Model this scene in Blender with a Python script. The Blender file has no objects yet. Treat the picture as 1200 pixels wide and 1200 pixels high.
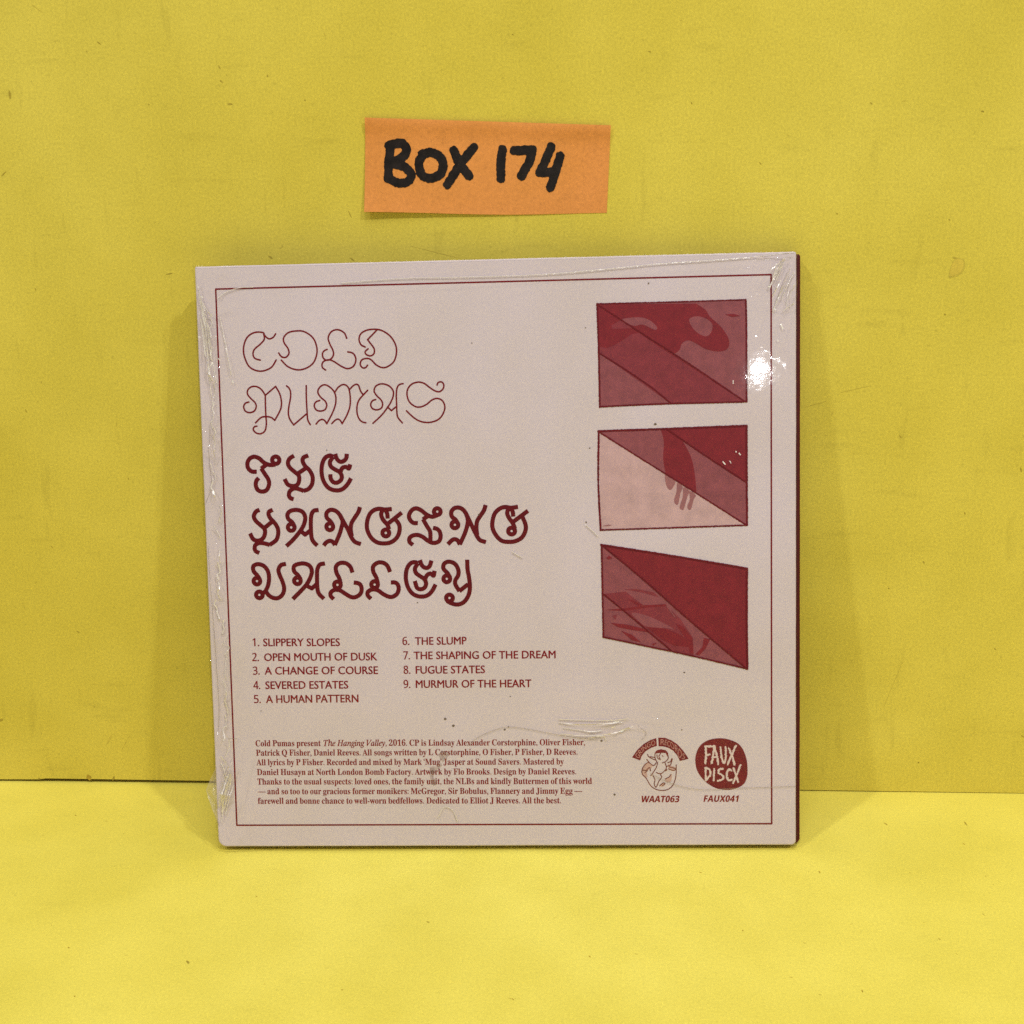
import bpy, math, random
import numpy as np
from mathutils import Vector, Matrix, Euler
from mathutils.geometry import tessellate_polygon

# ---------------------------------------------------------------- camera, world, lamps, exposure
CAM_POS = (0.02273, -0.25879, 0.13673)
CAM_PITCH, CAM_YAW, CAM_ROLL = 0.257788, 0.082425, -0.027577
SLEEVE_ORIGIN = (0.000000, -0.028611, 0.001058)
SLEEVE_YAW, SLEEVE_LEAN, SLEEVE_H, SLEEVE_W = 0.035408, 0.173237, 125.198, 125.0

sc = bpy.context.scene
COL = sc.collection
RNG = random.Random(4)

cam = bpy.data.cameras.new('camera')
cam.sensor_width = 36.0
cam.lens = 42.0
cam.clip_start = 0.005
cam.clip_end = 50.0
cam_o = bpy.data.objects.new('camera', cam)
COL.objects.link(cam_o)
cam_o.matrix_world = (Matrix.Translation(CAM_POS) @ Matrix.Rotation(CAM_YAW, 4, 'Z')
                      @ Matrix.Rotation(math.pi / 2 - CAM_PITCH, 4, 'X') @ Matrix.Rotation(CAM_ROLL, 4, 'Z'))
sc.camera = cam_o

world = bpy.data.worlds.new('World')
sc.world = world
world.use_nodes = True
bg = world.node_tree.nodes['Background']
bg.inputs['Color'].default_value = (1.0, 0.985, 0.97, 1)
bg.inputs['Strength'].default_value = 0.13

def lamp(name, az, el, dist, size, power, colour, target=(0, -0.02, 0.06)):
    """a round area lamp at azimuth az (to the right of straight in front of the wall) and elevation el"""
    a, e = math.radians(az), math.radians(el)
    d = Vector((math.sin(a) * math.cos(e), -math.cos(a) * math.cos(e), math.sin(e)))
    l = bpy.data.lights.new(name, 'AREA')
    l.shape = 'DISK'
    l.size = size
    l.energy = power
    l.color = colour
    o = bpy.data.objects.new(name, l)
    COL.objects.link(o)
    o.location = Vector(target) + d * dist
    o.rotation_euler = d.to_track_quat('Z', 'Y').to_euler()
    return o

WARM = (1.0, 0.985, 0.96)
lamp('desk_lamp', 44, 49, 0.8, 0.022, 1.72, WARM)
lamp('desk_lamp', -45, 49, 1.2, 0.04, 3.1, WARM)
lamp('front_lamp', 11.3, 11.3, 1.0, 0.008, 0.90, (1.0, 1.0, 1.0), (0.0539, -0.0083, 0.0991))
lamp('ceiling_lamp', 8, 66, 1.4, 0.7, 7.4, (1.0, 0.985, 0.96))

sc.render.engine = 'CYCLES'
sc.cycles.use_denoising = False
sc.cycles.max_bounces = 8
sc.cycles.transparent_max_bounces = 16
sc.view_settings.view_transform = 'Standard'
sc.view_settings.look = 'None'
sc.view_settings.exposure = 0.0
sc.view_settings.gamma = 1.0
sc.view_settings.use_curve_mapping = False

# ---------------------------------------------------------------- measured shapes, millimetres
# sleeve print: (u to the right of the middle, v above the bottom edge); wall: (x, z); floor: (x, y)
THIN = [('p',[(-45.92,105.38),(-47.1,103.82),(-49.4,103.13),(-51.63,104.07),(-52.69,106.47),(-52.67,108.55),(-51.85,110.31),(-50.3,111.23),(-48.55,111.19),(-48.18,110.59),(-47.33,109.86),(-46.41,110.13),(-45.84,110.86)],0),('p',[(-48.37,111.04),(-48.3,109.79),(-49.18,108.77),(-50.43,107.76),(-50.8,106.73),(-50.41,105.83),(-49.31,105.45)],0),('p',[(-45.33,106.85),(-44.75,106.06),(-43.85,105.93),(-43.16,106.71),(-43.33,107.75),(-44.1,108.96),(-44.16,110),(-43.21,111.01),(-41.54,111.36),(-39.74,111.17),(-37.98,109.86),(-37.23,107.92),(-37.35,106.14),(-38.16,104.53),(-39.71,103.52),(-41.53,103.26),(-43.47,103.96),(-44.84,105.35)],0),('p',[(-30.84,109.61),(-31.34,110.75),(-32.67,111.43),(-34.03,111.04),(-34.74,109.79),(-34.42,108.45),(-33.86,107.25),(-33.74,106.21),(-34.37,105.34),(-35.28,105.15),(-35.95,105.67),(-36.05,106.56),(-35.6,107.14),(-35.06,107.37)],0),('p',[(-35.5,103.08),(-36.14,103.6),(-36.21,104.34),(-35.74,104.98),(-34.67,105.2),(-33.63,104.79),(-32.16,103.81),(-30.82,103.28),(-29.61,103.75),(-29.06,104.93),(-29.24,105.97),(-29.82,106.57),(-30.71,106.77)],0),('p',[(-26.99,107.7),(-27.82,108.16),(-28.24,109.2),(-27.9,110.38),(-26.83,111.09),(-25.32,111.35),(-23.54,111.1),(-21.77,109.95),(-20.63,108.15),(-20.44,106.37),(-21.02,104.61),(-22.25,103.6),(-23.46,103.33),(-24.79,103.95),(-25.81,105.01),(-26.7,105.32),(-27.76,105.05),(-28.15,104.17),(-27.72,103.42),(-27.06,103.41),(-26.6,103.9)],0),('s',[(-24.43,111.18),(-26.44,109.22)],0),('p',[(-26.44,109.22),(-25.86,108.41),(-25.14,107.36),(-25.17,106.33),(-25.94,105.84),(-26.83,106.16),(-27.02,106.75),(-26.4,107.3)],0),('p',[(-52.06,96.7),(-52.82,96.48),(-53.21,95.71),(-52.88,94.83),(-52.01,94.48),(-51.01,94.79),(-50.54,95.66),(-50.74,96.54),(-51.6,97.43),(-52.26,98.31),(-52.22,99.19),(-51.51,99.85),(-50.52,99.97),(-49.55,99.52),(-48.89,98.73),(-48.52,98.05)],0),('s',[(-48.52,98.05),(-46.24,99.88)],0),('p',[(-46.24,99.88),(-45.45,98.37),(-45.12,96.72),(-45.26,95.36),(-45.8,94.2),(-46.68,92.76)],0),('p',[(-46.68,92.76),(-47.41,93.36),(-48.39,93.57),(-49.58,93.4),(-50.81,92.31)],0),('p',[(-48.52,98.05),(-48.56,95.81),(-48.54,93.67),(-48.51,91.92),(-48.89,90.56),(-49.81,89.99),(-50.79,90.2),(-51.35,90.9),(-51.07,91.48),(-50.54,91.6)],0),('p',[(-43.92,99.95),(-43.35,99.4),(-43.09,98.42),(-43.23,97.07),(-43.58,95.52),(-43.73,94.16),(-43.48,92.99),(-42.69,91.71)],0),('s',[(-42.69,91.71),(-39.74,94.08)],0),('p',[(-39.73,99.91),(-39.79,97.19),(-39.73,94.28),(-39.64,92.72),(-39.15,91.7)],0),('p',[(-36.95,96.75),(-37.75,96.47),(-38.17,95.71),(-37.8,94.82),(-36.93,94.52),(-35.94,94.79),(-35.51,95.65),(-35.78,96.53),(-36.73,97.42),(-37.29,98.4),(-37.06,99.27),(-36.26,99.93),(-35.38,99.91),(-34.42,99.22),(-33.76,98.33),(-33.51,97.07),(-33.75,95.52),(-34.5,93.79),(-35.64,91.83)],0),('p',[(-35.64,91.83),(-36.01,92.46),(-36.59,92.76),(-37.29,92.48),(-37.9,91.81)],0),('p',[(-32.34,91.77),(-32.77,92.49),(-33.25,92.76),(-33.85,92.51),(-34.56,91.85)],0),('p',[(-33.77,98.33),(-32.89,99.48),(-31.89,99.98),(-31.12,99.69),(-30.65,98.85),(-30.47,97.01),(-30.63,95.27),(-31.31,93.53),(-32.34,91.81)],0),('p',[(-30.65,98.85),(-29.75,99.7),(-29.05,99.98),(-28.61,99.68),(-28.4,99),(-28.07,98.22),(-27.65,97.77)],0),('p',[(-26.74,98.68),(-27.65,97.77),(-28.56,96.78),(-29.05,95.62),(-29.13,94.07),(-28.78,92.81),(-28.12,92.11),(-27.34,91.87)],0),('p',[(-25.1,96.71),(-25.83,96.43),(-26.19,95.67),(-25.88,94.88),(-25.01,94.54),(-24.02,94.85),(-23.66,95.71),(-23.97,96.59),(-24.82,97.48),(-25.38,98.46),(-25.06,99.42),(-24.26,99.88),(-23.29,99.92),(-22.13,99.45),(-21.38,98.47),(-21.37,97.41),(-21.93,96.07),(-22.85,94.73),(-24.06,93.3),(-25.83,91.74)],0),('s',[(-22.64,95.11),(-21.84,94.32),(-20.88,95.08)],0),('p',[(-19.23,99.91),(-19.97,99.74),(-20.48,99.13),(-20.71,97.78),(-20.71,95.85),(-20.67,93.52),(-20.37,92.65),(-19.61,91.72)],0),('p',[(-12.09,99.48),(-11.79,100.01),(-11.11,100.1),(-10.67,99.51),(-10.85,98.65),(-11.64,98.08),(-12.61,98.3),(-13.76,99.09),(-14.81,99.88),(-16.07,100.16),(-17.44,99.74),(-18.29,98.7),(-18.44,97.35),(-17.93,95.99),(-16.78,95.09),(-15.62,94.98),(-14.33,95.53),(-13.24,96.38),(-12.07,96.68),(-11.01,96.14),(-10.55,94.88),(-10.98,93.43),(-11.98,92.29),(-13.55,91.74),(-15.11,91.77),(-16.47,92.28),(-17.62,93.17),(-18.66,94.22)],0)]
THICK = [('p',[(-50.97,81.96),(-51.99,82.04),(-52.77,82.79),(-52.86,83.85),(-52.31,84.79),(-51.34,85.14),(-50.28,84.76),(-49.36,83.9),(-48.1,83.35),(-46.92,83.41)],0),('c',[(-46.78,84.34)],0.77),('s',[(-48.62,83.57),(-49.94,82.64)],0),('p',[(-49.94,82.64),(-49.23,81.47),(-48.53,80.29),(-48.4,79.23),(-48.93,78.07),(-49.91,77.71),(-50.86,78.1),(-51.25,79.06),(-51.1,80.02),(-50.59,80.6)],0),('p',[(-42.87,85.2),(-43.79,84.64),(-44.2,83.7),(-43.85,82.75),(-42.82,81.78),(-42,81.02),(-41.93,79.97),(-42.39,79.02),(-43.36,78.78),(-44.41,79.16),(-45.01,80.29)],0),('s',[(-42.02,81.51),(-40.35,82.58)],0),('p',[(-39.83,85.21),(-40.8,84.8),(-41.04,84.07),(-40.55,83.01),(-39.62,82.04),(-39.03,80.66),(-39.19,79.18),(-39.97,78.14),(-41.05,77.73)],0),('p',[(-41.05,77.73),(-41.89,78.06),(-42.95,78.29),(-43.92,77.78),(-44.23,76.94),(-43.98,76.29),(-43.28,75.97)],0),('p',[(-30.86,80.2),(-31.64,78.95),(-32.84,77.91),(-34.23,77.72),(-35.7,78.28),(-36.72,79.77),(-37.08,81.68),(-36.81,83.57),(-36.13,84.72),(-35.16,85.12),(-34.54,84.8)],0),('p',[(-34.03,85.42),(-33.7,84.36),(-32.98,83.76),(-32.12,84.02),(-31.68,84.64),(-31.59,85.38)],0),('p',[(-34.54,84.8),(-35.21,83.76),(-35.03,82.8),(-34.2,82.16),(-33.26,81.61),(-32.8,80.76),(-32.99,79.92),(-33.86,79.35),(-34.71,79.53),(-35.17,80.28),(-35.23,81.12)],0),('p',[(-33.05,81.61),(-32.6,82.45),(-31.85,82.64),(-31.22,82.32),(-30.92,83.15)],0),('p',[(-50.68,73.82),(-51.43,73.47),(-51.93,72.47),(-51.51,71.46),(-50.53,70.54),(-49.73,69.7),(-49.68,68.7),(-50.18,67.7),(-51.11,67.25),(-52.21,67.54),(-52.86,68.8)],0),('s',[(-49.82,69.89),(-48.02,71.28)],0),('p',[(-47.84,73.78),(-48.59,73.43),(-48.74,72.79),(-48.36,71.96),(-47.48,70.95),(-46.88,69.84),(-46.84,68.56),(-47.34,67.29),(-48.76,66.3)],0),('p',[(-48.76,66.3),(-49.67,66.59),(-50.86,66.75),(-51.79,66.35),(-52.01,65.53),(-51.75,64.97),(-51.08,64.6)],0),('c',[(-43.98,69.98)],0.72),('p',[(-43.32,70.3),(-43.72,71.07),(-44.52,71.81),(-44.69,72.73),(-44.09,73.45),(-42.8,73.7),(-41.53,73.32),(-40.93,72.3),(-41.06,71.03),(-41.66,69.76),(-42.62,68.5),(-43.76,67.24),(-45.13,66.01)],0),('s',[(-41.77,69.04),(-41.06,68.39),(-39.93,69.23)],0),('p',[(-38.01,73.61),(-38.97,73.46),(-39.5,72.74),(-39.72,71.38),(-39.76,69.01),(-39.63,67.54),(-39.2,66.71),(-38.52,66.03)],0),('c',[(-35.7,70)],0.72),('p',[(-35.05,70.36),(-35.57,71.22),(-36.28,71.96),(-36.28,72.96),(-35.49,73.58),(-34.4,73.39),(-33.52,72.55),(-32.66,70.9),(-31.79,69.25),(-31.2,67.78),(-30.41,66.68),(-29.2,66.2)],0),('p',[(-33.35,72.19),(-32.92,71.09),(-33.24,69.64),(-33.75,68.19),(-34.73,66.1)],0),('p',[(-34.73,66.1),(-35.17,66.75),(-35.8,66.99),(-36.54,66.68),(-37.11,66.01)],0),('p',[(-29.13,74.07),(-29.49,73.04),(-30.35,71.78),(-31.02,70.7),(-31.24,69.42),(-31.07,67.96)],0),('p',[(-21.71,71.46),(-20.87,70.18),(-20.87,68.72),(-21.45,67.46),(-22.57,66.56),(-24.04,66.26),(-25.67,66.52),(-26.92,67.54),(-27.69,69.19),(-27.7,70.83),(-27.14,72.45),(-26.2,73.35),(-25.1,73.66),(-23.83,73.49),(-22.38,73.56)],0),('p',[(-24.38,73.32),(-24.64,72.42),(-24.26,71.32),(-23.38,70.22),(-23.04,69.3)],0),('p',[(-23.66,73.31),(-23.35,72.58),(-23.29,71.58)],0),('s',[(-23.56,70.22),(-20.27,72.75)],0),('c',[(-23.76,68.49)],0.72),('p',[(-16.92,70.48),(-17.91,70.59),(-18.62,71.42),(-18.68,72.32),(-18.02,73.31),(-17.11,73.62),(-16.12,73.19),(-14.97,72.27),(-13.89,71.8),(-12.8,72.05)],0),('c',[(-12.69,72.86)],0.7),('s',[(-14.43,72.11),(-15.75,71.28)],0),('p',[(-15.75,71.28),(-15.03,69.91),(-14.33,68.63),(-14.29,66.81)],0),('p',[(-18.08,65.86),(-18.75,66.51),(-18.73,67.33),(-17.99,67.86),(-16.89,67.94),(-15.82,67.47),(-14.75,66.63),(-13.67,66.22),(-12.57,66.51),(-12.13,67.41),(-12.25,68.5),(-12.78,69.15),(-13.64,69.43)],0),('c',[(-9.02,70)],0.71),('p',[(-8.39,70.33),(-8.9,71.13),(-9.64,71.8),(-9.67,72.84),(-8.93,73.58),(-7.8,73.56),(-6.88,72.8),(-6.16,71.37),(-5.44,69.76),(-4.54,67.85),(-3.81,66.71),(-2.56,66.22)],0),('p',[(-6.61,72.41),(-6.26,71.09),(-6.42,69.77),(-6.99,68.08),(-8.08,65.82)],0),('p',[(-8.08,65.82),(-8.53,66.68),(-9.18,66.94),(-9.76,66.7),(-10.59,65.92)],0),('p',[(-2.43,74.08),(-2.83,72.92),(-3.61,71.8),(-4.29,70.68),(-4.48,69.17),(-4.35,67.85)],0),('p',[(5.31,71.48),(5.93,69.77),(5.85,68.45),(5.13,67.14),(3.9,66.41),(2.58,66.2),(0.89,66.45),(-0.31,67.6),(-1.03,69.12),(-1.04,70.63),(-0.49,72.32),(0.65,73.34),(1.79,73.6),(2.91,73.43),(4.37,73.6)],0),('p',[(2.38,73.31),(2.1,72.28),(2.49,71.24),(3.22,70.19),(3.67,69.05)],0),('p',[(3,73.21),(3.3,72.45),(3.36,71.6)],0),('s',[(3.03,70.23),(6.46,72.72)],0),('c',[(2.96,68.5)],0.71),('c',[(-51.79,58.55)],0.71),('p',[(-51.13,58.91),(-51.7,59.84),(-52.42,60.71),(-52.42,61.78),(-51.4,62.2),(-50.12,61.75),(-49.31,60.56),(-49.15,59.06),(-49.42,57.56),(-50,56.38)],0),('c',[(-51.37,55.58)],0.71),('p',[(-50.67,55.85),(-50,56.27),(-49.39,55.51),(-48.44,54.9),(-47.36,54.84),(-46.37,55.58),(-45.96,56.87),(-46.27,58.38),(-46.86,59.89),(-47.04,60.96),(-46.46,61.92),(-45.42,62.18)],0),('c',[(-43.04,58.51)],0.71),('p',[(-42.34,58.86),(-42.89,59.73),(-43.68,60.59),(-43.64,61.66),(-42.59,62.14),(-41.31,62.17),(-40.25,61.62),(-39.87,60.43),(-40.35,58.94),(-41.48,57.24),(-44.15,54.59)],0),('s',[(-40.83,57.27),(-39.99,56.83),(-38.99,57.68)],0),('p',[(-37.02,62.15),(-38.1,61.91),(-38.67,60.85),(-38.8,59.14),(-38.8,56.99),(-38.52,55.7),(-37.49,54.57)],0),('c',[(-34.46,57.51)],0.71),('p',[(-33.74,57.78),(-34.03,58.97),(-34.59,60.15),(-34.65,61.43),(-33.82,62.17),(-32.54,62.15),(-31.6,61.39),(-31.14,60.15)],0),('p',[(-35.39,54.48),(-35.97,55.13),(-35.94,55.88),(-35.18,56.41),(-34,56.33),(-32.74,55.52),(-31.59,54.86),(-30.62,54.85),(-29.64,55.48),(-29.29,56.44),(-29.48,57.41),(-30.1,57.84),(-30.91,57.96)],0),('c',[(-26.48,57.48)],0.71),('p',[(-25.79,57.79),(-26.07,58.97),(-26.64,60.15),(-26.69,61.33),(-25.77,62.12),(-24.6,62.15),(-23.66,61.5),(-23.1,60.17)],0),('p',[(-27.38,54.44),(-28,55.14),(-27.98,55.89),(-27.11,56.41),(-25.94,56.29),(-24.79,55.48),(-23.63,54.87),(-22.67,54.81),(-21.69,55.49),(-21.34,56.55),(-21.53,57.41),(-22.05,57.85),(-22.95,57.9)],0),('p',[(-13.45,57.31),(-14.23,55.93),(-15.32,54.98),(-16.81,54.78),(-18.29,55.34),(-19.32,56.74),(-19.75,58.67),(-19.53,60.59),(-18.75,61.86),(-17.79,62.16),(-17.12,61.88)],0),('p',[(-16.65,62.57),(-16.21,61.4),(-15.38,60.9),(-14.62,61.27),(-14.21,62.43)],0),('p',[(-17.12,61.88),(-17.76,60.78),(-17.53,59.82),(-16.7,59.16),(-15.82,58.51),(-15.46,57.55),(-15.8,56.7),(-16.66,56.34),(-17.44,56.72),(-17.85,58.11)],0),('p',[(-15.65,58.51),(-15.2,59.36),(-14.45,59.67),(-13.83,59.23),(-13.59,60.23)],0),('c',[(-11.02,58.51)],0.71),('p',[(-10.29,58.76),(-10.84,59.73),(-11.67,60.7),(-11.49,61.76),(-10.47,62.17),(-9.21,61.68),(-8.54,60.44),(-8.56,59.27),(-9.18,58.21),(-9.2,57.25),(-8.39,55.85)],0),('s',[(-8.39,55.85),(-6.55,57.26)],0),('p',[(-6.58,62.5),(-6.55,60.41),(-6.27,58.71),(-6.14,56.57),(-6.5,54.87),(-7.49,53.49),(-8.77,52.97),(-10.04,53.2),(-11.09,53.75)],0),('c',[(-10.55,54.39)],0.71)]
BABY = [('p',[(32.64,20.3),(32.68,19.34),(32.91,18.75),(33.2,18.31)],0),('p',[(35.44,19.84),(35.43,19.18),(34.92,18.59),(34.2,18.27)],0),('p',[(31.33,18.47),(30.46,17.88),(29.88,16.85),(29.94,15.82),(30.58,15.15),(31,14.48),(31.71,13.29),(32.71,12.55),(34.01,12.25),(35.3,12.46),(36.32,13.27),(36.9,14.6),(37.13,16.07),(37.14,17.84)],0),('p',[(31.06,20.16),(31.34,19.65),(32.06,19.2),(32.77,18.9)],0),('p',[(30.91,19.06),(31.47,18.32),(32.33,17.72),(32.91,18.31)],0),('p',[(31.63,19.65),(32.49,19.49)],0),('p',[(33.2,18.31),(32.9,17.28),(32.17,16.1),(31.73,15.51)],0),('p',[(34.78,18.3),(35.06,17.26),(34.76,16.68),(33.89,15.94),(32.89,16.17)],0),('p',[(32.17,15.51),(32.59,14.62),(32.44,13.73),(32.72,12.99),(33.01,13.29),(33.45,14.32),(34.03,15.2),(33.75,15.8)],0),('p',[(35.2,17.56),(35.92,17.85),(36.36,19.17)],0),('p',[(35.35,18.3),(36,18.59),(36.15,19.17)],0),('p',[(35.63,17.41),(37.06,16.96),(36.49,16.64),(35.48,16.97)],0),('p',[(33.86,20.37),(33.5,19.71),(33.81,19.04)],0),('p',[(34.22,19.85),(34.36,19.7)],0),('p',[(30.02,16.7),(30.74,16.7),(31.46,17.29),(31.67,16.55)],0),('p',[(30.44,16.11),(31.03,16.62)],0),('p',[(33.58,13.28),(34.31,13.87),(34.74,13.72),(34.16,13.28)],0),('p',[(34.75,14.76),(35.61,15.19),(36.05,15.78)],0),('p',[(33.07,20.08),(33.21,19.34),(33.63,19.04)],0),('p',[(34.91,16.53),(35.2,16.82)],0)]
ARTS = [([(3,[(21.61,115.52),(52.22,115.67),(52.26,94.72),(21.88,94.18)]),(1,[(21.67,115.43),(51.84,94.72),(36.5,94.7),(22.03,105.29)]),(2,[(21.67,110.45),(24.68,110.28),(28.71,109.33),(30.17,109.36),(34.18,106.47),(51.84,94.72),(36.5,94.7),(22.03,105.29)]),(1,[(21.83,115.1),(30.17,109.36),(28.71,109.17),(27.08,108.08),(25.13,106.99),(23.5,106.38),(21.88,106.74)]),(2,[(24.53,111.03),(26.55,112.17),(28.89,110.38),(26.78,110.33),(24.68,110.28)]),(1,[(21.67,115.43),(41.97,115.11),(42.34,114.88),(42.87,114.54),(43.43,114.16),(43.89,113.79),(44.16,113.45),(44.34,113.11),(44.53,112.75),(44.84,112.33),(45.32,111.86),(45.92,111.34),(46.53,110.78),(47.08,110.2),(47.57,109.57),(48.03,108.89),(48.42,108.22),(48.67,107.6),(48.76,107.04),(48.73,106.51),(48.58,106.05),(48.34,105.69),(47.99,105.43),(47.52,105.28),(46.98,105.2),(46.41,105.18),(45.8,105.24),(45.13,105.38),(44.45,105.57),(43.84,105.78),(43.31,106.05),(42.82,106.36),(42.36,106.68),(41.92,106.95),(41.49,107.18),(41.07,107.4),(40.68,107.56),(40.31,107.63),(39.95,107.58),(39.6,107.44),(39.28,107.24),(39.02,107.01),(38.85,106.73),(38.75,106.38),(38.66,106.04),(38.53,105.74),(38.29,105.49),(38.01,105.26),(37.74,105.08),(37.55,104.95)]),(3,[(40.5,111.79),(41.95,112.49),(43.88,112.03),(45.31,110.72),(44.82,108.81),(43.53,108.42),(41.61,109.68)]),(3,[(26.55,112.17),(30.04,112.57),(32.29,111.98),(33.89,110.5),(33.4,109.93),(30.99,111.04),(29.05,110.86)]),(1,[(47.89,112.74),(49.65,112.83),(51.09,112.35),(49.33,112.2)])],[(0.133,[(21.51,115.53),(37.47,115.54),(52.22,115.67)]),(0.183,[(52.16,115.67),(52.27,109.76),(52.26,94.72)]),(0.166,[(52.26,94.72),(43.78,94.66),(34.07,94.62),(21.88,94.27)]),(0.183,[(21.88,94.18),(21.8,105.61),(21.61,115.52)]),(0.15,[(21.61,115.43),(30.97,109.12),(40.6,102.7),(52,94.72)]),(0.15,[(21.96,105.35),(27.66,101.61),(32.8,97.95),(36.6,94.73)])]),([(4,[(21.58,89.14),(52.25,89.71),(52.29,69.06),(21.71,68.5)]),(3,[(21.58,89.14),(52.25,89.71),(52.29,69.06)]),(1,[(35.81,89.3),(52.25,89.71),(52.12,78.15)]),(1,[(34.51,89.23),(38.56,89.31),(38.53,89.04),(38.48,88.64),(38.47,88.18),(38.55,87.69),(38.79,87.17),(39.12,86.6),(39.5,86),(39.83,85.38),(40.14,84.77),(40.43,84.15),(40.71,83.49),(40.95,82.75),(41.15,81.91),(41.32,80.98),(41.46,80.03),(41.58,79.14),(41.67,78.26),(41.72,77.36),(41.76,76.58),(41.79,76.03),(35.41,80.17),(35.31,80.7),(35.16,81.45),(35.03,82.32),(34.94,83.18),(34.96,84.07),(35.03,85.01),(35.1,85.94),(35.1,86.77),(34.99,87.52),(34.82,88.22),(34.63,88.81)]),(5,[(35.4,79.9),(37.35,78.56),(37.18,77.58),(36.52,76.71),(35.87,76.95),(35.39,78.27)]),(5,[(37.83,78.16),(38.96,77.29),(38.47,75.92),(37.96,73.63),(37.31,73.8),(37.15,74.63),(37.65,76.26)]),(5,[(39.13,77.15),(40.42,76.31),(39.93,75.24),(39.16,72.62),(38.77,72.46),(38.28,72.96),(38.95,75.25)]),(5,[(40.42,76.31),(41.65,75.47),(41.22,74.56),(40.66,72.6),(40.07,72.54),(39.91,73.27),(40.41,74.57)]),(5,[(22.04,69.26),(23.36,69.57),(24.18,69.42),(23.03,69.24)])],[(0.216,[(21.49,89.21),(34.02,89.4),(52.25,89.77)]),(0.216,[(52.25,89.77),(52.25,78.31),(52.29,69.06)]),(0.166,[(52.29,69),(37.11,68.7),(21.71,68.44)]),(0.2,[(21.71,68.44),(21.35,78.83),(21.59,89.21)]),(0.15,[(21.65,89.04),(30.71,83.09),(42.05,75.7),(52.09,69.07)]),(0.166,[(35.81,89.3),(43.72,83.68),(52.05,78.05)])]),([(3,[(21.76,65.33),(52.33,59.87),(52.27,38.5),(22,45.63)]),(1,[(21.93,65.23),(52.33,59.87),(52.07,38.5)]),(2,[(22.12,54.85),(26.81,55.29),(30.4,52.41),(35.17,52.35),(38.27,49.3),(40.87,45.26),(41.01,41.5),(36.24,42.56)]),(2,[(26.49,55.79),(29.12,55.82),(32.73,55.05),(33.71,54.03),(30.43,55.01)]),(1,[(22.47,51.43),(27.1,51.78),(31.06,52.33),(35.17,52.51),(35.5,52.14),(31.05,51.8),(26.43,51.12)]),(1,[(27.12,53.71),(28.43,53.36),(30.4,52.41),(29.41,52.22)]),(3,[(28.08,50.76),(31.37,50.05),(35.63,48),(36.94,46.98),(35.62,47.33),(31.34,47.71),(29.38,49.07)]),(1,[(31.01,47.72),(34.96,47.34),(38.24,45.96),(39.88,44.6),(40.2,43.26),(36.91,43.63),(34.28,45)]),(1,[(37.27,48.31),(38.91,47.63),(40.71,45.26),(41.01,41.91),(40.19,41.91),(39.88,44.27)]),(1,[(23.6,48.64),(27.06,48.23),(30.35,47.39),(31.66,46.54),(28.04,47.08),(25.07,47.72)]),(1,[(25.72,46.94),(28.03,46.07),(29.99,44.37),(28.01,44.9)]),(1,[(43.17,45.24),(44.48,44.89),(43.49,42.89),(42.16,41.49),(41.34,41.73),(42.83,43.23)]),(2,[(23.94,50.14),(24.94,50.46),(24.6,49.3)]),(1,[(22.78,62.5),(23.44,62.99),(24.1,62.48),(23.27,62.16)]),(1,[(32.13,44.01),(33.29,44.34),(32.62,43.74)]),(3,[(35.17,52.35),(35.66,52.01),(37.35,49.65),(36.96,49.72)])],[(0.2,[(21.76,65.33),(37.06,62.7),(52.33,59.87)]),(0.216,[(52.26,59.87),(52.17,49.81),(52.27,38.5)]),(0.166,[(52.27,38.5),(40.19,41.51),(22,45.63)]),(0.183,[(22,45.63),(21.93,55.18),(21.86,65.33)]),(0.15,[(21.93,65.23),(30.46,57.9),(40.24,48.95),(52.01,38.61)]),(0.15,[(22.12,54.85),(27.09,50.61),(32.32,46.02),(36.31,42.56)])])]
ARC = [[(27.77,19.52),(28.91,21.14),(30.22,22.38),(31.66,23.25),(32.96,23.68),(33.09,21.99),(31.79,21.56),(30.64,20.83),(29.83,19.8),(29.47,18.85)],[(33.39,23.78),(34.82,23.74),(35.68,23.37),(36.11,23.22),(37.39,22.33),(38.53,21.07),(39.24,20.04),(39.78,19.15),(37.94,18.65),(37.37,19.9),(36.52,20.94),(35.38,21.61),(34.52,21.86),(33.45,21.92)]]
HAIR = [(32.64,20.23),(32.72,20.67),(33.08,21.04),(33.94,21.25),(34.94,21.05),(35.44,20.43),(35.48,19.55),(35.22,19.77),(34.94,20.43),(33.93,20.48),(33.07,20.37)]
EGG_SHADE = [[(31.33,18.32),(30.46,17.73),(29.99,16.85),(30.04,15.96),(30.65,15.22),(31.01,15.37),(30.88,16.4),(31.6,16.99),(32.19,17.72)],[(35.49,18.15),(35.92,17.7),(37.07,17.25),(36.99,16.66),(36.2,16.52),(35.49,17.26)],[(34.75,14.61),(35.61,15.19),(36.19,15.78),(36.04,14.31),(35.17,14.01)],[(33.58,13.28),(34.31,13.95),(34.81,13.72),(34.3,13.13)]]
BLOB = [(41.19,18.55),(41.42,20.32),(42.22,21.93),(43.65,23.02),(45.37,23.49),(47.23,23.51),(48.94,23.06),(50.36,22.31),(51.35,20.99),(51.99,19.22),(52.23,17.46),(52.19,15.4),(51.62,13.78),(50.47,12.9),(48.9,12.39),(47.46,12.32),(45.75,12.63),(44.17,13.45),(42.75,14.71),(41.61,16.49)]
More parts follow.
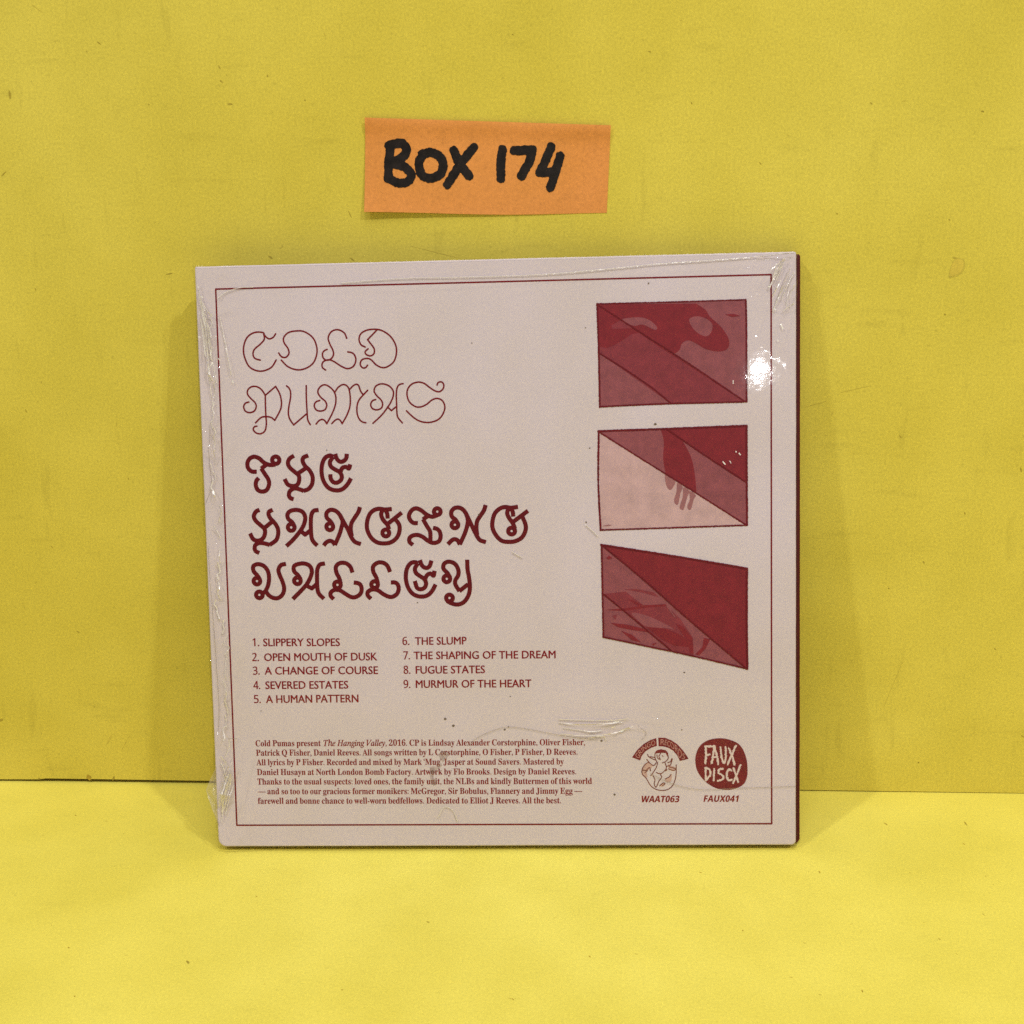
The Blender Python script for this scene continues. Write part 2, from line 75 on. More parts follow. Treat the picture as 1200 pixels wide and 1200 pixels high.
FAUX = [('s',[(43.29,21.8),(45.29,21.84)],0),('s',[(43.39,21.77),(43.52,19.86),(43.31,18.1)],0),('s',[(43.52,19.89),(44.21,20.06)],0),('s',[(45.22,21.64),(44.95,19.56),(44.63,18.16)],0),('s',[(45.29,21.64),(45.85,19.55),(46.06,17.91)],0),('s',[(44.99,19.38),(45.78,19.55)],0),('p',[(46.55,21.58),(46.78,19.55),(47.2,18.19),(47.63,19.1),(47.65,21.57)],0),('s',[(48.33,21.3),(49.07,19.53),(49.49,17.88)],0),('s',[(49.79,21.91),(48.92,19.83),(48.06,17.89)],0),('s',[(43.36,17.14),(43.43,14.41)],0),('p',[(43.36,17.14),(44.16,16.77),(44.4,15.74),(43.43,14.41)],0),('s',[(45.22,16.91),(45.04,14.4)],0),('p',[(47.03,16.9),(46.27,16.79),(46.12,16.02),(46.98,15.43),(47.04,14.69),(45.97,14.28)],0),('p',[(48.8,16.52),(48.27,16.77),(47.84,15.72),(48.12,14.51),(48.86,14.46)],0),('s',[(49.31,17.03),(49.84,15.41),(50.22,14.05)],0),('s',[(50.77,17.76),(50.05,15.85),(49.19,13.79)],0)]
BORDER = [(-58.19,120.43),(57.33,120.63),(57.34,4.86),(-58.24,4.95)]
TRACKS = [('1.','sans',-53.23,-51.83,44.46,44.44,1.65),('SLIPPERY SLOPES','sans',-50.9,-34.36,44.43,44.29,1.65),('2.','sans',-53.43,-52.02,41.22,41.2,1.66),('OPEN MOUTH OF DUSK','sans',-50.83,-26.41,41.19,41.1,1.66),('3.','sans',-53.38,-51.97,38.25,38.24,1.66),('A CHANGE OF COURSE','sans',-50.83,-26.31,38.23,38.12,1.66),('4.','sans',-53.39,-51.97,35.09,35.08,1.67),('SEVERED ESTATES','sans',-50.78,-32.86,35.07,35.02,1.66),('5.','sans',-53.37,-51.96,32.02,32.01,1.67),('A HUMAN PATTERN','sans',-50.77,-30.74,32,32,1.67),('6.','sans',-20.83,-19.43,44.39,44.37,1.64),('THE SLUMP','sans',-18.13,-7.14,44.36,44.35,1.64),('7.','sans',-20.75,-19.35,41.26,41.25,1.65),('THE SHAPING OF THE DREAM','sans',-18.49,11.78,41.24,41.17,1.64),('8.','sans',-20.76,-19.36,38.13,38.11,1.65),('FUGUE STATES','sans',-18.15,-3.35,38.1,38.09,1.65),('9.','sans',-20.84,-19.45,35.04,35.03,1.66),('MURMUR OF THE HEART','sans',-18.21,6.54,35.02,34.96,1.65)]
CREDITS = [('Cold Pumas present','serif',-53.44,-39.22,22.49,22.45,1.32),('The Hanging Valley','ital',-38.59,-25.22,22.44,22.41,1.32),(', 2016. CP is Lindsay Alexander Corstorphine, Oliver Fisher,','serif',-25.11,17.75,22.41,22.26,1.31),('Patrick Q Fisher, Daniel Reeves. All songs written by L Corstorphine, O Fisher, P Fisher, D Reeves.','serif',-53.4,16.15,20.41,20.17,1.32),('All lyrics by P Fisher. Recorded and mixed by Mark ‘Mug’ Jasper at Sound Savers. Mastered by','serif',-53.39,13.17,18.29,18.06,1.33),('Daniel Husayn at North London Bomb Factory. Artwork by Flo Brooks. Design by Daniel Reeves.','serif',-53.36,15.81,16.12,15.89,1.32),('Thanks to the usual suspects: loved ones, the family unit, the NLBs and kindly Buttermen of this world','serif',-53.35,19.14,14.01,13.76,1.33),('— and so too to our gracious former monikers: McGregor, Sir Bobulus, Flannery and Jimmy Egg —','serif',-53.35,17.05,11.85,11.61,1.33),('farewell and bonne chance to well-worn bedfellows. Dedicated to Elliot J Reeves. All the best.','serif',-53.4,12.45,9.72,9.53,1.33)]
CATALOGUE = [('WAAT063','bold',29.76,37.77,9.69,9.66,1.39),('FAUX041','bold',42.91,50.39,9.73,9.69,1.38)]
NOTE_STROKES = [('p',[(-21.96,147.88),(-22.49,144.59),(-22.78,141.17)],0),('p',[(-22.37,147.75),(-19.79,148.25),(-18.58,146.91),(-19.52,145.38),(-21.53,144.22),(-19.26,143.43),(-17.91,141.77),(-18.74,140.42),(-20.81,140.23),(-22.77,141.27)],0),('p',[(-15.41,145.85),(-13.35,146.13),(-11.22,144.66),(-11.49,142.08),(-13.58,141.02),(-15.6,141.71),(-16.1,144.17),(-15.15,145.84)],0),('p',[(-8.71,146.38),(-7.59,143.68),(-5.65,141.19)],0),('p',[(-4.53,146.88),(-7.34,143.77),(-10.31,139.6)],0),('p',[(1.47,146.32),(1.04,143.43),(0.95,140.52)],0),('s',[(3.94,146.01),(7.67,146.04)],0),('p',[(7.67,146.04),(7.01,143.75),(5.27,140.88)],0),('p',[(11.6,146.5),(10.39,143.89),(9.08,141.51)],0),('s',[(9.08,141.51),(12.21,141.56)],0),('p',[(13.42,144.62),(12.36,141.41),(11.3,138.38)],0)]
NOTE_CORNERS = [(-26.98,153.49),(23.94,150.4),(22.99,132.87),(-28.19,134.43)]
WALL_STAIN = [(93.84,118.14),(93.99,119.88),(94.49,121.43),(95.31,122.01),(96.36,121.82),(96.94,120.85),(96.69,119.47),(95.89,118.53),(94.71,118.12)]
WALL_FLECKS = [((-95.88,178.09),(-93.72,176.35),0.099),((-82.71,170.31),(-82.04,169.78),0.129),((-57.36,164.75),(-57.04,164.23),0.158),((-57.25,161.89),(-56.75,161.37),0.158),((-56.04,157.12),(-55.13,157.09),0.178),((-73.09,157.67),(-72.92,157.49),0.139),((-103.02,161.2),(-103.02,159.83),0.297),((-107.12,144.07),(-106.04,144.93),0.139),((-49.79,125.79),(-49.08,125.24),0.178),((-102.88,120.01),(-102.73,119.64),0.158),((-73.05,122.32),(-71.48,122.65),0.099),((-47.21,162.56),(-47.05,162.22),0.139),((-39.64,157.44),(-39.47,157.27),0.119),((-85.32,168.56),(-85.15,168.39),0.109),((-105.11,1.86),(-104.79,0.94),0.594),((-99.11,10.62),(-97.78,12.89),0.218),((-98.96,0.78),(-98.42,1.71),0.247),((-117.84,1.01),(-117.44,0.78),0.198),((-95.91,8.6),(-93.31,12.71),0.079),((-125.54,16.27),(-124.83,16.73),0.297),((-101.37,20.49),(-101.21,20.05),0.099),((92.33,56.32),(92.54,55.93),0.178),((85.08,50.18),(85.27,49.97),0.139),((93.46,110.58),(93.65,110.4),0.158),((94.44,122.12),(95.49,121.92),0.139),((65.1,91.07),(69.75,92.49),0.079),((72.73,94.29),(78.94,95.67),0.069),((111.54,77.42),(111.79,76.47),0.158),((116.72,14.63),(117.32,14.21),0.158),((94.07,7.75),(94.28,7.54),0.158),((93.08,129.88),(93.26,129.71),0.149),((-19.01,127.23),(-8.12,124.3),0.069),((-32.09,125.03),(-31.02,124.28),0.119),((-31.85,134.8),(-31.2,133.38),0.099),((76.13,153.22),(76.49,152.88),0.129),((31.62,164.47),(32.14,164.29),0.119),((54.34,142.28),(54.7,141.76),0.099),((4.03,168.69),(4.38,168.52),0.109),((98.06,150.89),(98.57,150.72),0.139),((85.6,84.83),(85.99,84.27),0.129),((100.39,67.6),(100.61,67.02),0.129),((-106.84,60.74),(-106.48,60.33),0.129),((-86.56,76.94),(-86.4,76.53),0.119),((-103.28,39.57),(-102.67,39.35),0.139),((-108.67,93.04),(-108.55,92.45),0.119),((109.08,35.83),(109.47,35.62),0.129),((70.27,131.66),(70.63,131.48),0.119),((40.29,154.37),(40.47,154.04),0.119),((85.45,21.15),(89.53,33.71),0.05)]
FLOOR_FLECKS = [((-56.36,-69.22),(-55.77,-69.97),0.247),((83.61,-14.19),(84.11,-15.3),0.152),((101.23,-13.33),(101.36,-14.81),0.19),((-101.59,-15.85),(-101.22,-16.23),0.143),((-80.82,-65.92),(-80.53,-66.18),0.143),((-73.38,-80.04),(-73.12,-80.27),0.124),((65.98,-34.57),(66.04,-35.21),0.171),((41.37,-35.68),(41.7,-36),0.152),((-13.08,-55.15),(-12.53,-55.42),0.124),((18.74,-64.84),(19.07,-65.34),0.114),((-25.43,-76.47),(-25.12,-76.46),0.124),((84.19,-57.16),(84.44,-57.42),0.124),((66.88,-72.83),(66.89,-73.53),0.114),((47.94,-55.77),(48.07,-56.04),0.124),((5.38,-77.6),(5.72,-78.05),0.114),((-49.38,-47.52),(-49.12,-47.82),0.114),((98.3,-22.46),(98.64,-23.15),0.095)]
SEAM = [-127.88,-116.84,-73.05,67.51,118.46]
CREASES = [(0.1,[(-7.03,22.64),(-5.16,24.12),(-2.38,25.41),(0.75,26.32),(4.41,26.1),(11.33,24.75),(16.78,23.78),(20.42,23.57)]),(0.16,[(12.29,27.9),(18.66,27.67),(24.11,27.63),(26.83,27.98)]),(0.16,[(12.28,27.16),(16.83,26.75),(21.37,26.91),(25.92,27.24)]),(0.16,[(12.6,24.74),(16.79,24.34),(21.34,24.49),(24.44,25.03),(27.35,25.93)]),(0.16,[(18.6,23.77),(21.34,24.3),(22.24,23.37)]),(0.16,[(25.35,25.39),(27.17,26.12),(27.9,26.3)]),(0.16,[(13.17,26.04),(18.62,25.25),(21.36,25.42)]),(0.1,[(29.17,26.47),(30.79,24.79),(29.87,23.5)]),(0.1,[(31.61,16.04),(35.77,13.97),(39.57,12.83),(43.01,12.43),(46.63,12.6),(51.15,12.77),(57.47,12.92),(62.33,13.08)]),(0.16,[(-14.24,6.49),(-12.88,8.76),(-11.05,8.18),(-10,5.72)]),(0.16,[(-57.69,118.43),(-56.01,119.63),(-53.26,120.45),(-50.19,120.56)]),(0.16,[(-61.91,121.72),(-60.99,117.63),(-58.94,114.56)]),(0.16,[(-57.49,114.53),(-56.31,107.74),(-55.43,102.36)]),(0.16,[(-61.65,119.41),(-60.78,114.07),(-60.24,109.61),(-60.17,102.46),(-59.7,96.16)]),(0.1,[(-60.43,91.67),(-60.91,84.45),(-60.58,78.99),(-61.84,75.37)]),(0.1,[(-61.66,66.21),(-61.56,55.16),(-61.28,44.02),(-60.99,32.8),(-61.3,25.28)]),(0.1,[(-58.89,24.51),(-57.4,24.31)]),(0.16,[(2.95,64.02),(5.09,62.71)]),(0.16,[(18.52,69.58),(21,67.2)]),(0.16,[(-31.62,120.99),(-19.06,121.57),(-3.03,121.53),(11.15,121.72),(23.5,122.46),(34.03,123.24),(44.52,123.68),(53.23,124.15),(61.91,124.8)]),(0.16,[(57.57,120.07),(58.79,121.6),(59.65,122.61)]),(0.16,[(59.3,115.35),(60.52,118.27),(61.91,120.83)]),(0.16,[(57.56,113.13),(59.31,117.43),(61.04,121.71)]),(0.16,[(59.65,113.08),(60.87,113.92),(61.91,114.59)]),(0.16,[(-58.83,16.75),(-60.1,12.96),(-61.76,9.17)]),(0.16,[(-59.65,14.86),(-60.78,10.11),(-61.52,5.92)])]
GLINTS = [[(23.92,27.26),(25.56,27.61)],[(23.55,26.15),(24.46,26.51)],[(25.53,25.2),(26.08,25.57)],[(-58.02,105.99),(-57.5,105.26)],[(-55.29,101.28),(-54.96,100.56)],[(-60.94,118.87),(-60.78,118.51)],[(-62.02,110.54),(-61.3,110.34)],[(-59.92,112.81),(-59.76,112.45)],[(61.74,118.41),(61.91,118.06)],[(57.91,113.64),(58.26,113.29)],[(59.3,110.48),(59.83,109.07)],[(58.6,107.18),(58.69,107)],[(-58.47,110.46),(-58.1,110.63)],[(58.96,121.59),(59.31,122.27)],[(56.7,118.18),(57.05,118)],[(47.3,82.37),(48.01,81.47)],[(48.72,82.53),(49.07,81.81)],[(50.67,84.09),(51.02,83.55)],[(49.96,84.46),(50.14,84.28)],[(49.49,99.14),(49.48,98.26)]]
SPOTS = [((-12.14,28.19),0.318),((-10.33,26.72),0.318),((0.65,25.76),0.272),((1.49,26.35),0.163),((-3.93,72.09),0.236),((-35.81,86.26),0.145),((-17.45,53.51),0.163),((23.91,11.41),0.272),((39.02,37.83),0.2),((32.25,119.46),0.227),((33.38,90.45),0.318),((-4.57,108.04),0.145),((18.71,70.12),0.227),((19.64,85.72),0.163),((1.98,33),0.145),((-51.95,30.28),0.127),((38.39,25.48),0.163),((19.11,110.68),0.145),((21.33,23.19),0.272)]
STAINS = [[(-13.71,20.25),(-12.77,21.18),(-11.49,20.61),(-11.88,19.67),(-12.83,18.74),(-13.18,19.31)],[(-15.62,17.63),(-14.32,18),(-13.56,18.75),(-13.03,17.99),(-14.16,17.06),(-14.73,16.31),(-15.47,16.5)],[(-15.46,16.88),(-14.72,16.69),(-14.94,15.37),(-14.4,14.8),(-14.24,13.86),(-15.17,13.68),(-15.69,15)]]

MM = 0.001

# ---------------------------------------------------------------- mesh helpers
class Sheet:
    """collects flat shapes; (u, v) mm plus a height h mm in front of a plane"""
    def __init__(self):
        self.v, self.f, self.m = [], [], []
    def add(self, verts, faces, mat=0):
        o = len(self.v)
        self.v += verts
        self.f += [tuple(i + o for i in f) for f in faces]
        self.m += [mat] * len(faces)
    def poly(self, pts, h=0.0, mat=0):
        tris = tessellate_polygon([[Vector((a, b, 0)) for a, b in pts]])
        self.add([(a, b, h) for a, b in pts], tris, mat)
    def build(self, name, mats, parent=None, place=None, smooth=False):
        place = place or (lambda a, b, h: (a * MM, -h * MM, b * MM))
        vs = [place(*q) for q in self.v]
        me = bpy.data.meshes.new(name)
        me.from_pydata(vs, [], self.f)
        for mt in (mats if isinstance(mats, list) else [mats]):
            me.materials.append(mt)
        me.polygons.foreach_set('material_index', self.m)
        if smooth:
            me.polygons.foreach_set('use_smooth', [True] * len(me.polygons))
        me.update()
        o = bpy.data.objects.new(name, me)
        COL.objects.link(o)
        if parent:
            o.parent = parent
        return o

def spline(pts, n=8):
    """Catmull-Rom through the points"""
    if len(pts) < 3:
        return list(pts)
    P = [np.array(q, float) for q in pts]
    P = [2 * P[0] - P[1]] + P + [2 * P[-1] - P[-2]]
    out = []
    for i in range(1, len(P) - 2):
        a, b, c, d = P[i - 1:i + 3]
        for k in range(n):
            t = k / n
            out.append(tuple(0.5 * (2 * b + (c - a) * t + (2 * a - 5 * b + 4 * c - d) * t * t + (3 * b - a - 3 * c + d) * t ** 3)))
    out.append(tuple(P[-2]))
    return out

def closed_spline(pts, n=5):
    k = len(pts)
    return spline([pts[-2], pts[-1]] + list(pts) + [pts[0], pts[1]], n)[2 * n:2 * n + k * n]

def to_lines(strokes):
    """strokes as (polyline, closed)"""
    out = []
    for kind, pts, r in strokes:
        if kind == 'c':
            cx, cy = pts[0]
            out.append([(cx + r * math.cos(a * math.pi / 12), cy + r * math.sin(a * math.pi / 12)) for a in range(25)])
        elif kind == 's':
            out.append(list(pts))
        else:
            out.append(spline(pts))
    return out

def ink(sheet, lines, hw, cell, h=0.0, mat=0, butt=False, wobble=0.0):
    """the united outline of thick lines: a distance field cut at zero, so strokes that cross share one surface"""
    widths = hw if isinstance(hw, list) else [hw] * len(lines)
    A = np.array([q for l in lines for q in l])
    pad = max(widths) * 1.6 + 3 * cell
    x0, y0 = A.min(0) - pad
    x1, y1 = A.max(0) + pad
    nx, ny = int((x1 - x0) / cell) + 2, int((y1 - y0) / cell) + 2
    D = np.full((ny, nx), 9.0)
    gx, gy = x0 + cell * np.arange(nx), y0 + cell * np.arange(ny)
    for l, w in zip(lines, widths):
        closed = (abs(l[0][0] - l[-1][0]) + abs(l[0][1] - l[-1][1])) < 1e-6
        for i in range(len(l) - 1):
            a, b = np.array(l[i]), np.array(l[i + 1])
            ab = b - a
            L2 = ab @ ab
            if L2 < 1e-10:
                continue
            m = w * 1.6 + 2 * cell
            i0, i1 = int((min(a[0], b[0]) - m - x0) / cell), int((max(a[0], b[0]) + m - x0) / cell) + 2
            j0, j1 = int((min(a[1], b[1]) - m - y0) / cell), int((max(a[1], b[1]) + m - y0) / cell) + 2
            i0, j0 = max(i0, 0), max(j0, 0)
            X, Y = np.meshgrid(gx[i0:i1] - a[0], gy[j0:j1] - a[1])
            t = (X * ab[0] + Y * ab[1]) / L2
            tc = np.clip(t, 0, 1)
            d = np.hypot(X - tc * ab[0], Y - tc * ab[1]) - w
            if butt and not closed:
                XA, YA = X + a[0], Y + a[1]
                for e, g in ((l[0], l[1]), (l[-1], l[-2])):
                    if np.hypot(*(a - np.array(e))) < 2.5 * w or np.hypot(*(b - np.array(e))) < 1.5 * w:
                        tx, ty = e[0] - g[0], e[1] - g[1]
                        q = math.hypot(tx, ty)
                        d = np.maximum(d, ((XA - e[0]) * tx + (YA - e[1]) * ty) / q - 0.1 * w)
            S = D[j0:j1, i0:i1]
            np.minimum(S, d, out=S)
    if wobble:
        r = np.random.RandomState(3)
        n = r.rand(ny // 3 + 3, nx // 3 + 3)
        jj, ii = np.arange(ny) / 3.0, np.arange(nx) / 3.0
        j, i = jj.astype(int), ii.astype(int)
        fj, fi = (jj - j)[:, None], (ii - i)[None, :]
        N = (n[j][:, i] * (1 - fj) * (1 - fi) + n[j + 1][:, i] * fj * (1 - fi) + n[j][:, i + 1] * (1 - fj) * fi + n[j + 1][:, i + 1] * fj * fi)
        D = D + wobble * (N - 0.5)
    verts, faces, idx = [], [], {}
    def corner(i, j):
        k = (i, j)
        if k not in idx:
            idx[k] = len(verts)
            verts.append((gx[i], gy[j], h))
        return idx[k]
    def cross(i, j, p, q):
        k = (i, j, p, q) if (i, j) < (p, q) else (p, q, i, j)
        if k not in idx:
            a, b = D[j, i], D[q, p]
            t = a / (a - b)
            idx[k] = len(verts)
            verts.append((gx[i] + (gx[p] - gx[i]) * t, gy[j] + (gy[q] - gy[j]) * t, h))
        return idx[k]
    IN = D < 0
    cnt = IN[:-1, :-1].astype(int) + IN[1:, :-1] + IN[:-1, 1:] + IN[1:, 1:]
    for j in range(ny - 1):
        row = cnt[j]
        nz = np.nonzero(row)[0]
        k = 0
        while k < len(nz):
            i = int(nz[k])
            if row[i] == 4:
                e = i
                while e + 1 < nx - 1 and row[e + 1] == 4:
                    e += 1
                faces.append((corner(i, j), corner(e + 1, j), corner(e + 1, j + 1), corner(i, j + 1)))
                k += e - i + 1
                continue
            ring = [(i, j), (i + 1, j), (i + 1, j + 1), (i, j + 1)]
            f = []
            for s in range(4):
                p, q = ring[s], ring[(s + 1) % 4]
                if IN[p[1], p[0]]:
                    f.append(corner(*p))
                if IN[p[1], p[0]] != IN[q[1], q[0]]:
                    f.append(cross(p[0], p[1], q[0], q[1]))
            if len(f) >= 3:
                faces.append(tuple(f))
            k += 1
    sheet.add(verts, faces, mat)

def math_letters(s, cap, low, dig):
    o = ''
    for ch in s:
        if 'A' <= ch <= 'Z':
            o += chr(cap + ord(ch) - 65)
        elif 'a' <= ch <= 'z':
            o += '\u210e' if (ch == 'h' and low == 0x1D44E) else chr(low + ord(ch) - 97)
        elif dig and '0' <= ch <= '9':
            o += chr(dig + ord(ch) - 48)
        else:
            o += ch
    return o

CAPS = {}
def lettering(sheet, entry, h, mat=0):
    """one line of type set between two ends of its baseline"""
    s, kind, u0, u1, v0, v1, cap = entry
    cu = bpy.data.curves.new('type', 'FONT')
    cu.resolution_u = 3
    ref = 'H'
    if kind == 'serif':
        s, ref = math_letters(s, 0x1D400, 0x1D41A, 0x1D7CE), math_letters('H', 0x1D400, 0x1D41A, 0)
        cu.space_word = 0.82
    elif kind == 'ital':
        s, ref = math_letters(s, 0x1D434, 0x1D44E, 0), math_letters('H', 0x1D434, 0x1D44E, 0)
        cu.offset = 0.006
        cu.space_word = 0.82
    elif kind == 'bold':
        s, ref = math_letters(s, 0x1D5D4, 0x1D5EE, 0x1D7EC), math_letters('H', 0x1D5D4, 0x1D5EE, 0)
        cu.shear = 0.2
        cu.space_character = 1.03
    elif kind == 'sans' and s[0].isdigit():
        s = math_letters(s, 0x1D5A0, 0x1D5BA, 0x1D7E2)
    def raw(text):
        cu.body = text
        o = bpy.data.objects.new('type', cu)
        COL.objects.link(o)
        bpy.context.view_layer.update()
        me = o.to_mesh()
        vs = [tuple(w.co) for w in me.vertices]
        fs = [tuple(q.vertices) for q in me.polygons]
        o.to_mesh_clear()
        bpy.data.objects.remove(o)
        return vs, fs
    if ref not in CAPS:
        CAPS[ref] = max(q[1] for q in raw(ref)[0])
    caph = CAPS[ref]
    vs, fs = raw(s)
    bpy.data.curves.remove(cu)
    xa, xb = min(q[0] for q in vs), max(q[0] for q in vs)
    out = []
    for x, y, _z in vs:
        t = (x - xa) / (xb - xa)
        out.append((u0 + (u1 - u0) * t, v0 + (v1 - v0) * t + y * cap / caph, h))
    # heavier weights: the same letters struck again a hair to the side
    for k, dx in enumerate({'bold': (-0.03, 0.03), 'sans': (-0.05, 0.05), 'serif': (-0.012, 0.012), 'ital': (-0.025, 0.025)}.get(kind, (0.0,))):
        sheet.add([(u + dx, v + 0.4 * dx, q + 0.004 * k) for u, v, q in out], fs, mat)

def vnoise(x, y, seed=0):
    """smooth value noise on arrays"""
    n = np.random.RandomState(seed).rand(64, 64)
    xi, yi = np.floor(x).astype(int), np.floor(y).astype(int)
    fx, fy = x - xi, y - yi
    fx, fy = fx * fx * (3 - 2 * fx), fy * fy * (3 - 2 * fy)
    g = lambda a, b: n[a % 64, b % 64]
    return (g(xi, yi) * (1 - fx) * (1 - fy) + g(xi + 1, yi) * fx * (1 - fy) + g(xi, yi + 1) * (1 - fx) * fy + g(xi + 1, yi + 1) * fx * fy)

# ---------------------------------------------------------------- materials
def new_mat(name):
    m = bpy.data.materials.new(name)
    m.use_nodes = True
    nt = m.node_tree
    return m, nt, nt.nodes['Principled BSDF'], nt.nodes['Material Output']

def node(nt, t, **kw):
    n = nt.nodes.new(t)
    for k, v in kw.items():
        setattr(n, k, v)
    return n

def ramp(nt, src, p0, c0, p1, c1):
    r = node(nt, 'ShaderNodeValToRGB')
    r.color_ramp.elements[0].position, r.color_ramp.elements[0].color = p0, (*c0, 1)
    r.color_ramp.elements[1].position, r.color_ramp.elements[1].color = p1, (*c1, 1)
    nt.links.new(src, r.inputs[0])
    return r.outputs[0]

def noise(nt, scale, detail=3, rough=0.6, stretch=(1, 1, 1), rot=(0, 0, 0)):
    tc = node(nt, 'ShaderNodeTexCoord')
    mp = node(nt, 'ShaderNodeMapping')
    mp.inputs['Scale'].default_value = stretch
    mp.inputs['Rotation'].default_value = rot
    n = node(nt, 'ShaderNodeTexNoise')
    n.inputs['Scale'].default_value = scale
    n.inputs['Detail'].default_value = detail
    n.inputs['Roughness'].default_value = rough
    nt.links.new(tc.outputs['Object'], mp.inputs[0])
    nt.links.new(mp.outputs[0], n.inputs['Vector'])
    return n.outputs['Fac']

def mul(nt, a, b, fac=1.0, mode='MULTIPLY'):
    m = node(nt, 'ShaderNodeMix', data_type='RGBA', blend_type=mode)
    m.inputs['Factor'].default_value = fac
    nt.links.new(a, m.inputs['A'])
    nt.links.new(b, m.inputs['B'])
    return m.outputs['Result']

def paper(name, colour, rough, grain, mottle, fibre, bump, spec=0.25, grain_scale=1500):
    """coloured paper: grain, cloudy mottling, short fibres and a slightly uneven surface"""
    m, nt, bs, out = new_mat(name)
    c = node(nt, 'ShaderNodeRGB')
    c.outputs[0].default_value = (*colour, 1)
    col = c.outputs[0]
    g = noise(nt, grain_scale, 4, 0.75)
    col = mul(nt, col, ramp(nt, g, 0.3, (1 - grain,) * 3, 0.7, (1 + grain,) * 3))
    cl = noise(nt, 38, 5, 0.62)
    col = mul(nt, col, ramp(nt, cl, 0.35, (1 - mottle, 1 - mottle, 1 - 2 * mottle), 0.65, (1 + mottle, 1 + mottle, 1 + 2 * mottle)))
    c2 = noise(nt, 9, 4, 0.6)
    col = mul(nt, col, ramp(nt, c2, 0.35, (1 - 0.7 * mottle, 1 - mottle, 1 - 3 * mottle), 0.65, (1 + 0.7 * mottle, 1 + mottle, 1 + 3 * mottle)))
    if fibre:
        f0 = noise(nt, 800, 3, 0.6)
        col = mul(nt, col, ramp(nt, f0, 0.27, (1 - 1.4 * fibre,) * 3, 0.40, (1, 1, 1)))
        f1 = noise(nt, 420, 2, 0.5, (1, 1, 0.16), (0.3, 0.7, 0.2))
        col = mul(nt, col, ramp(nt, f1, 0.24, (1 - fibre, 1 - fibre, 1 - fibre), 0.36, (1, 1, 1)))
        f2 = noise(nt, 380, 2, 0.5, (0.18, 1, 1), (0.1, 0.5, -0.4))
        col = mul(nt, col, ramp(nt, f2, 0.64, (1, 1, 1), 0.78, (1 - fibre, 1 - fibre, 1 - fibre)))
    nt.links.new(col, bs.inputs['Base Color'])
    bs.inputs['Roughness'].default_value = rough
    bs.inputs['Specular IOR Level'].default_value = spec
    b = node(nt, 'ShaderNodeBump')
    b.inputs['Strength'].default_value = bump
    b.inputs['Distance'].default_value = 0.0002
    nt.links.new(g, b.inputs['Height'])
    nt.links.new(b.outputs[0], bs.inputs['Normal'])
    return m

def print_ink(name, colour, var=0.12, scale=260, rough=0.5):
    m, nt, bs, out = new_mat(name)
    c = node(nt, 'ShaderNodeRGB')
    c.outputs[0].default_value = (*colour, 1)
    n = noise(nt, scale, 5, 0.7)
    nt.links.new(mul(nt, c.outputs[0], ramp(nt, n, 0.3, (1 - var,) * 3, 0.7, (1 + var,) * 3)), bs.inputs['Base Color'])
    bs.inputs['Roughness'].default_value = rough
    bs.inputs['Specular IOR Level'].default_value = 0.2
    return m

def clear_film(name, gloss, rough, milk, bump_scale=0, bump=0.0, milk_colour=(0.8, 0.76, 0.7)):
    """thin clear plastic: see-through, with a gloss that grows towards grazing and a little milky scatter"""
    m, nt, bs, out = new_mat(name)
    nt.nodes.remove(bs)
    tr = node(nt, 'ShaderNodeBsdfTransparent')
    tr.inputs[0].default_value = (0.985, 0.985, 0.98, 1)
    gl = node(nt, 'ShaderNodeBsdfGlossy')
    gl.inputs['Roughness'].default_value = rough
    gl.inputs['Color'].default_value = (1, 1, 1, 1)
    df = node(nt, 'ShaderNodeBsdfDiffuse')
    df.inputs[0].default_value = (*milk_colour, 1)
    m1 = node(nt, 'ShaderNodeMixShader')
    m1.inputs[0].default_value = milk
    nt.links.new(tr.outputs[0], m1.inputs[1])
    nt.links.new(df.outputs[0], m1.inputs[2])
    lw = node(nt, 'ShaderNodeLayerWeight')
    p5 = node(nt, 'ShaderNodeMath', operation='POWER')
    p5.inputs[1].default_value = 4.0
    nt.links.new(lw.outputs['Facing'], p5.inputs[0])
    k = node(nt, 'ShaderNodeMath', operation='MULTIPLY_ADD', use_clamp=True)
    k.inputs[1].default_value = 0.9
    k.inputs[2].default_value = 0.04 * gloss
    nt.links.new(p5.outputs[0], k.inputs[0])
    m2 = node(nt, 'ShaderNodeMixShader')
    nt.links.new(k.outputs[0], m2.inputs[0])
    nt.links.new(m1.outputs[0], m2.inputs[1])
    nt.links.new(gl.outputs[0], m2.inputs[2])
    if bump:
        b = node(nt, 'ShaderNodeBump')
        b.inputs['Strength'].default_value = bump
        b.inputs['Distance'].default_value = 0.001
        nt.links.new(noise(nt, bump_scale, 3, 0.6), b.inputs['Height'])
        nt.links.new(b.outputs[0], gl.inputs['Normal'])
    nt.links.new(m2.outputs[0], out.inputs[0])
    return m

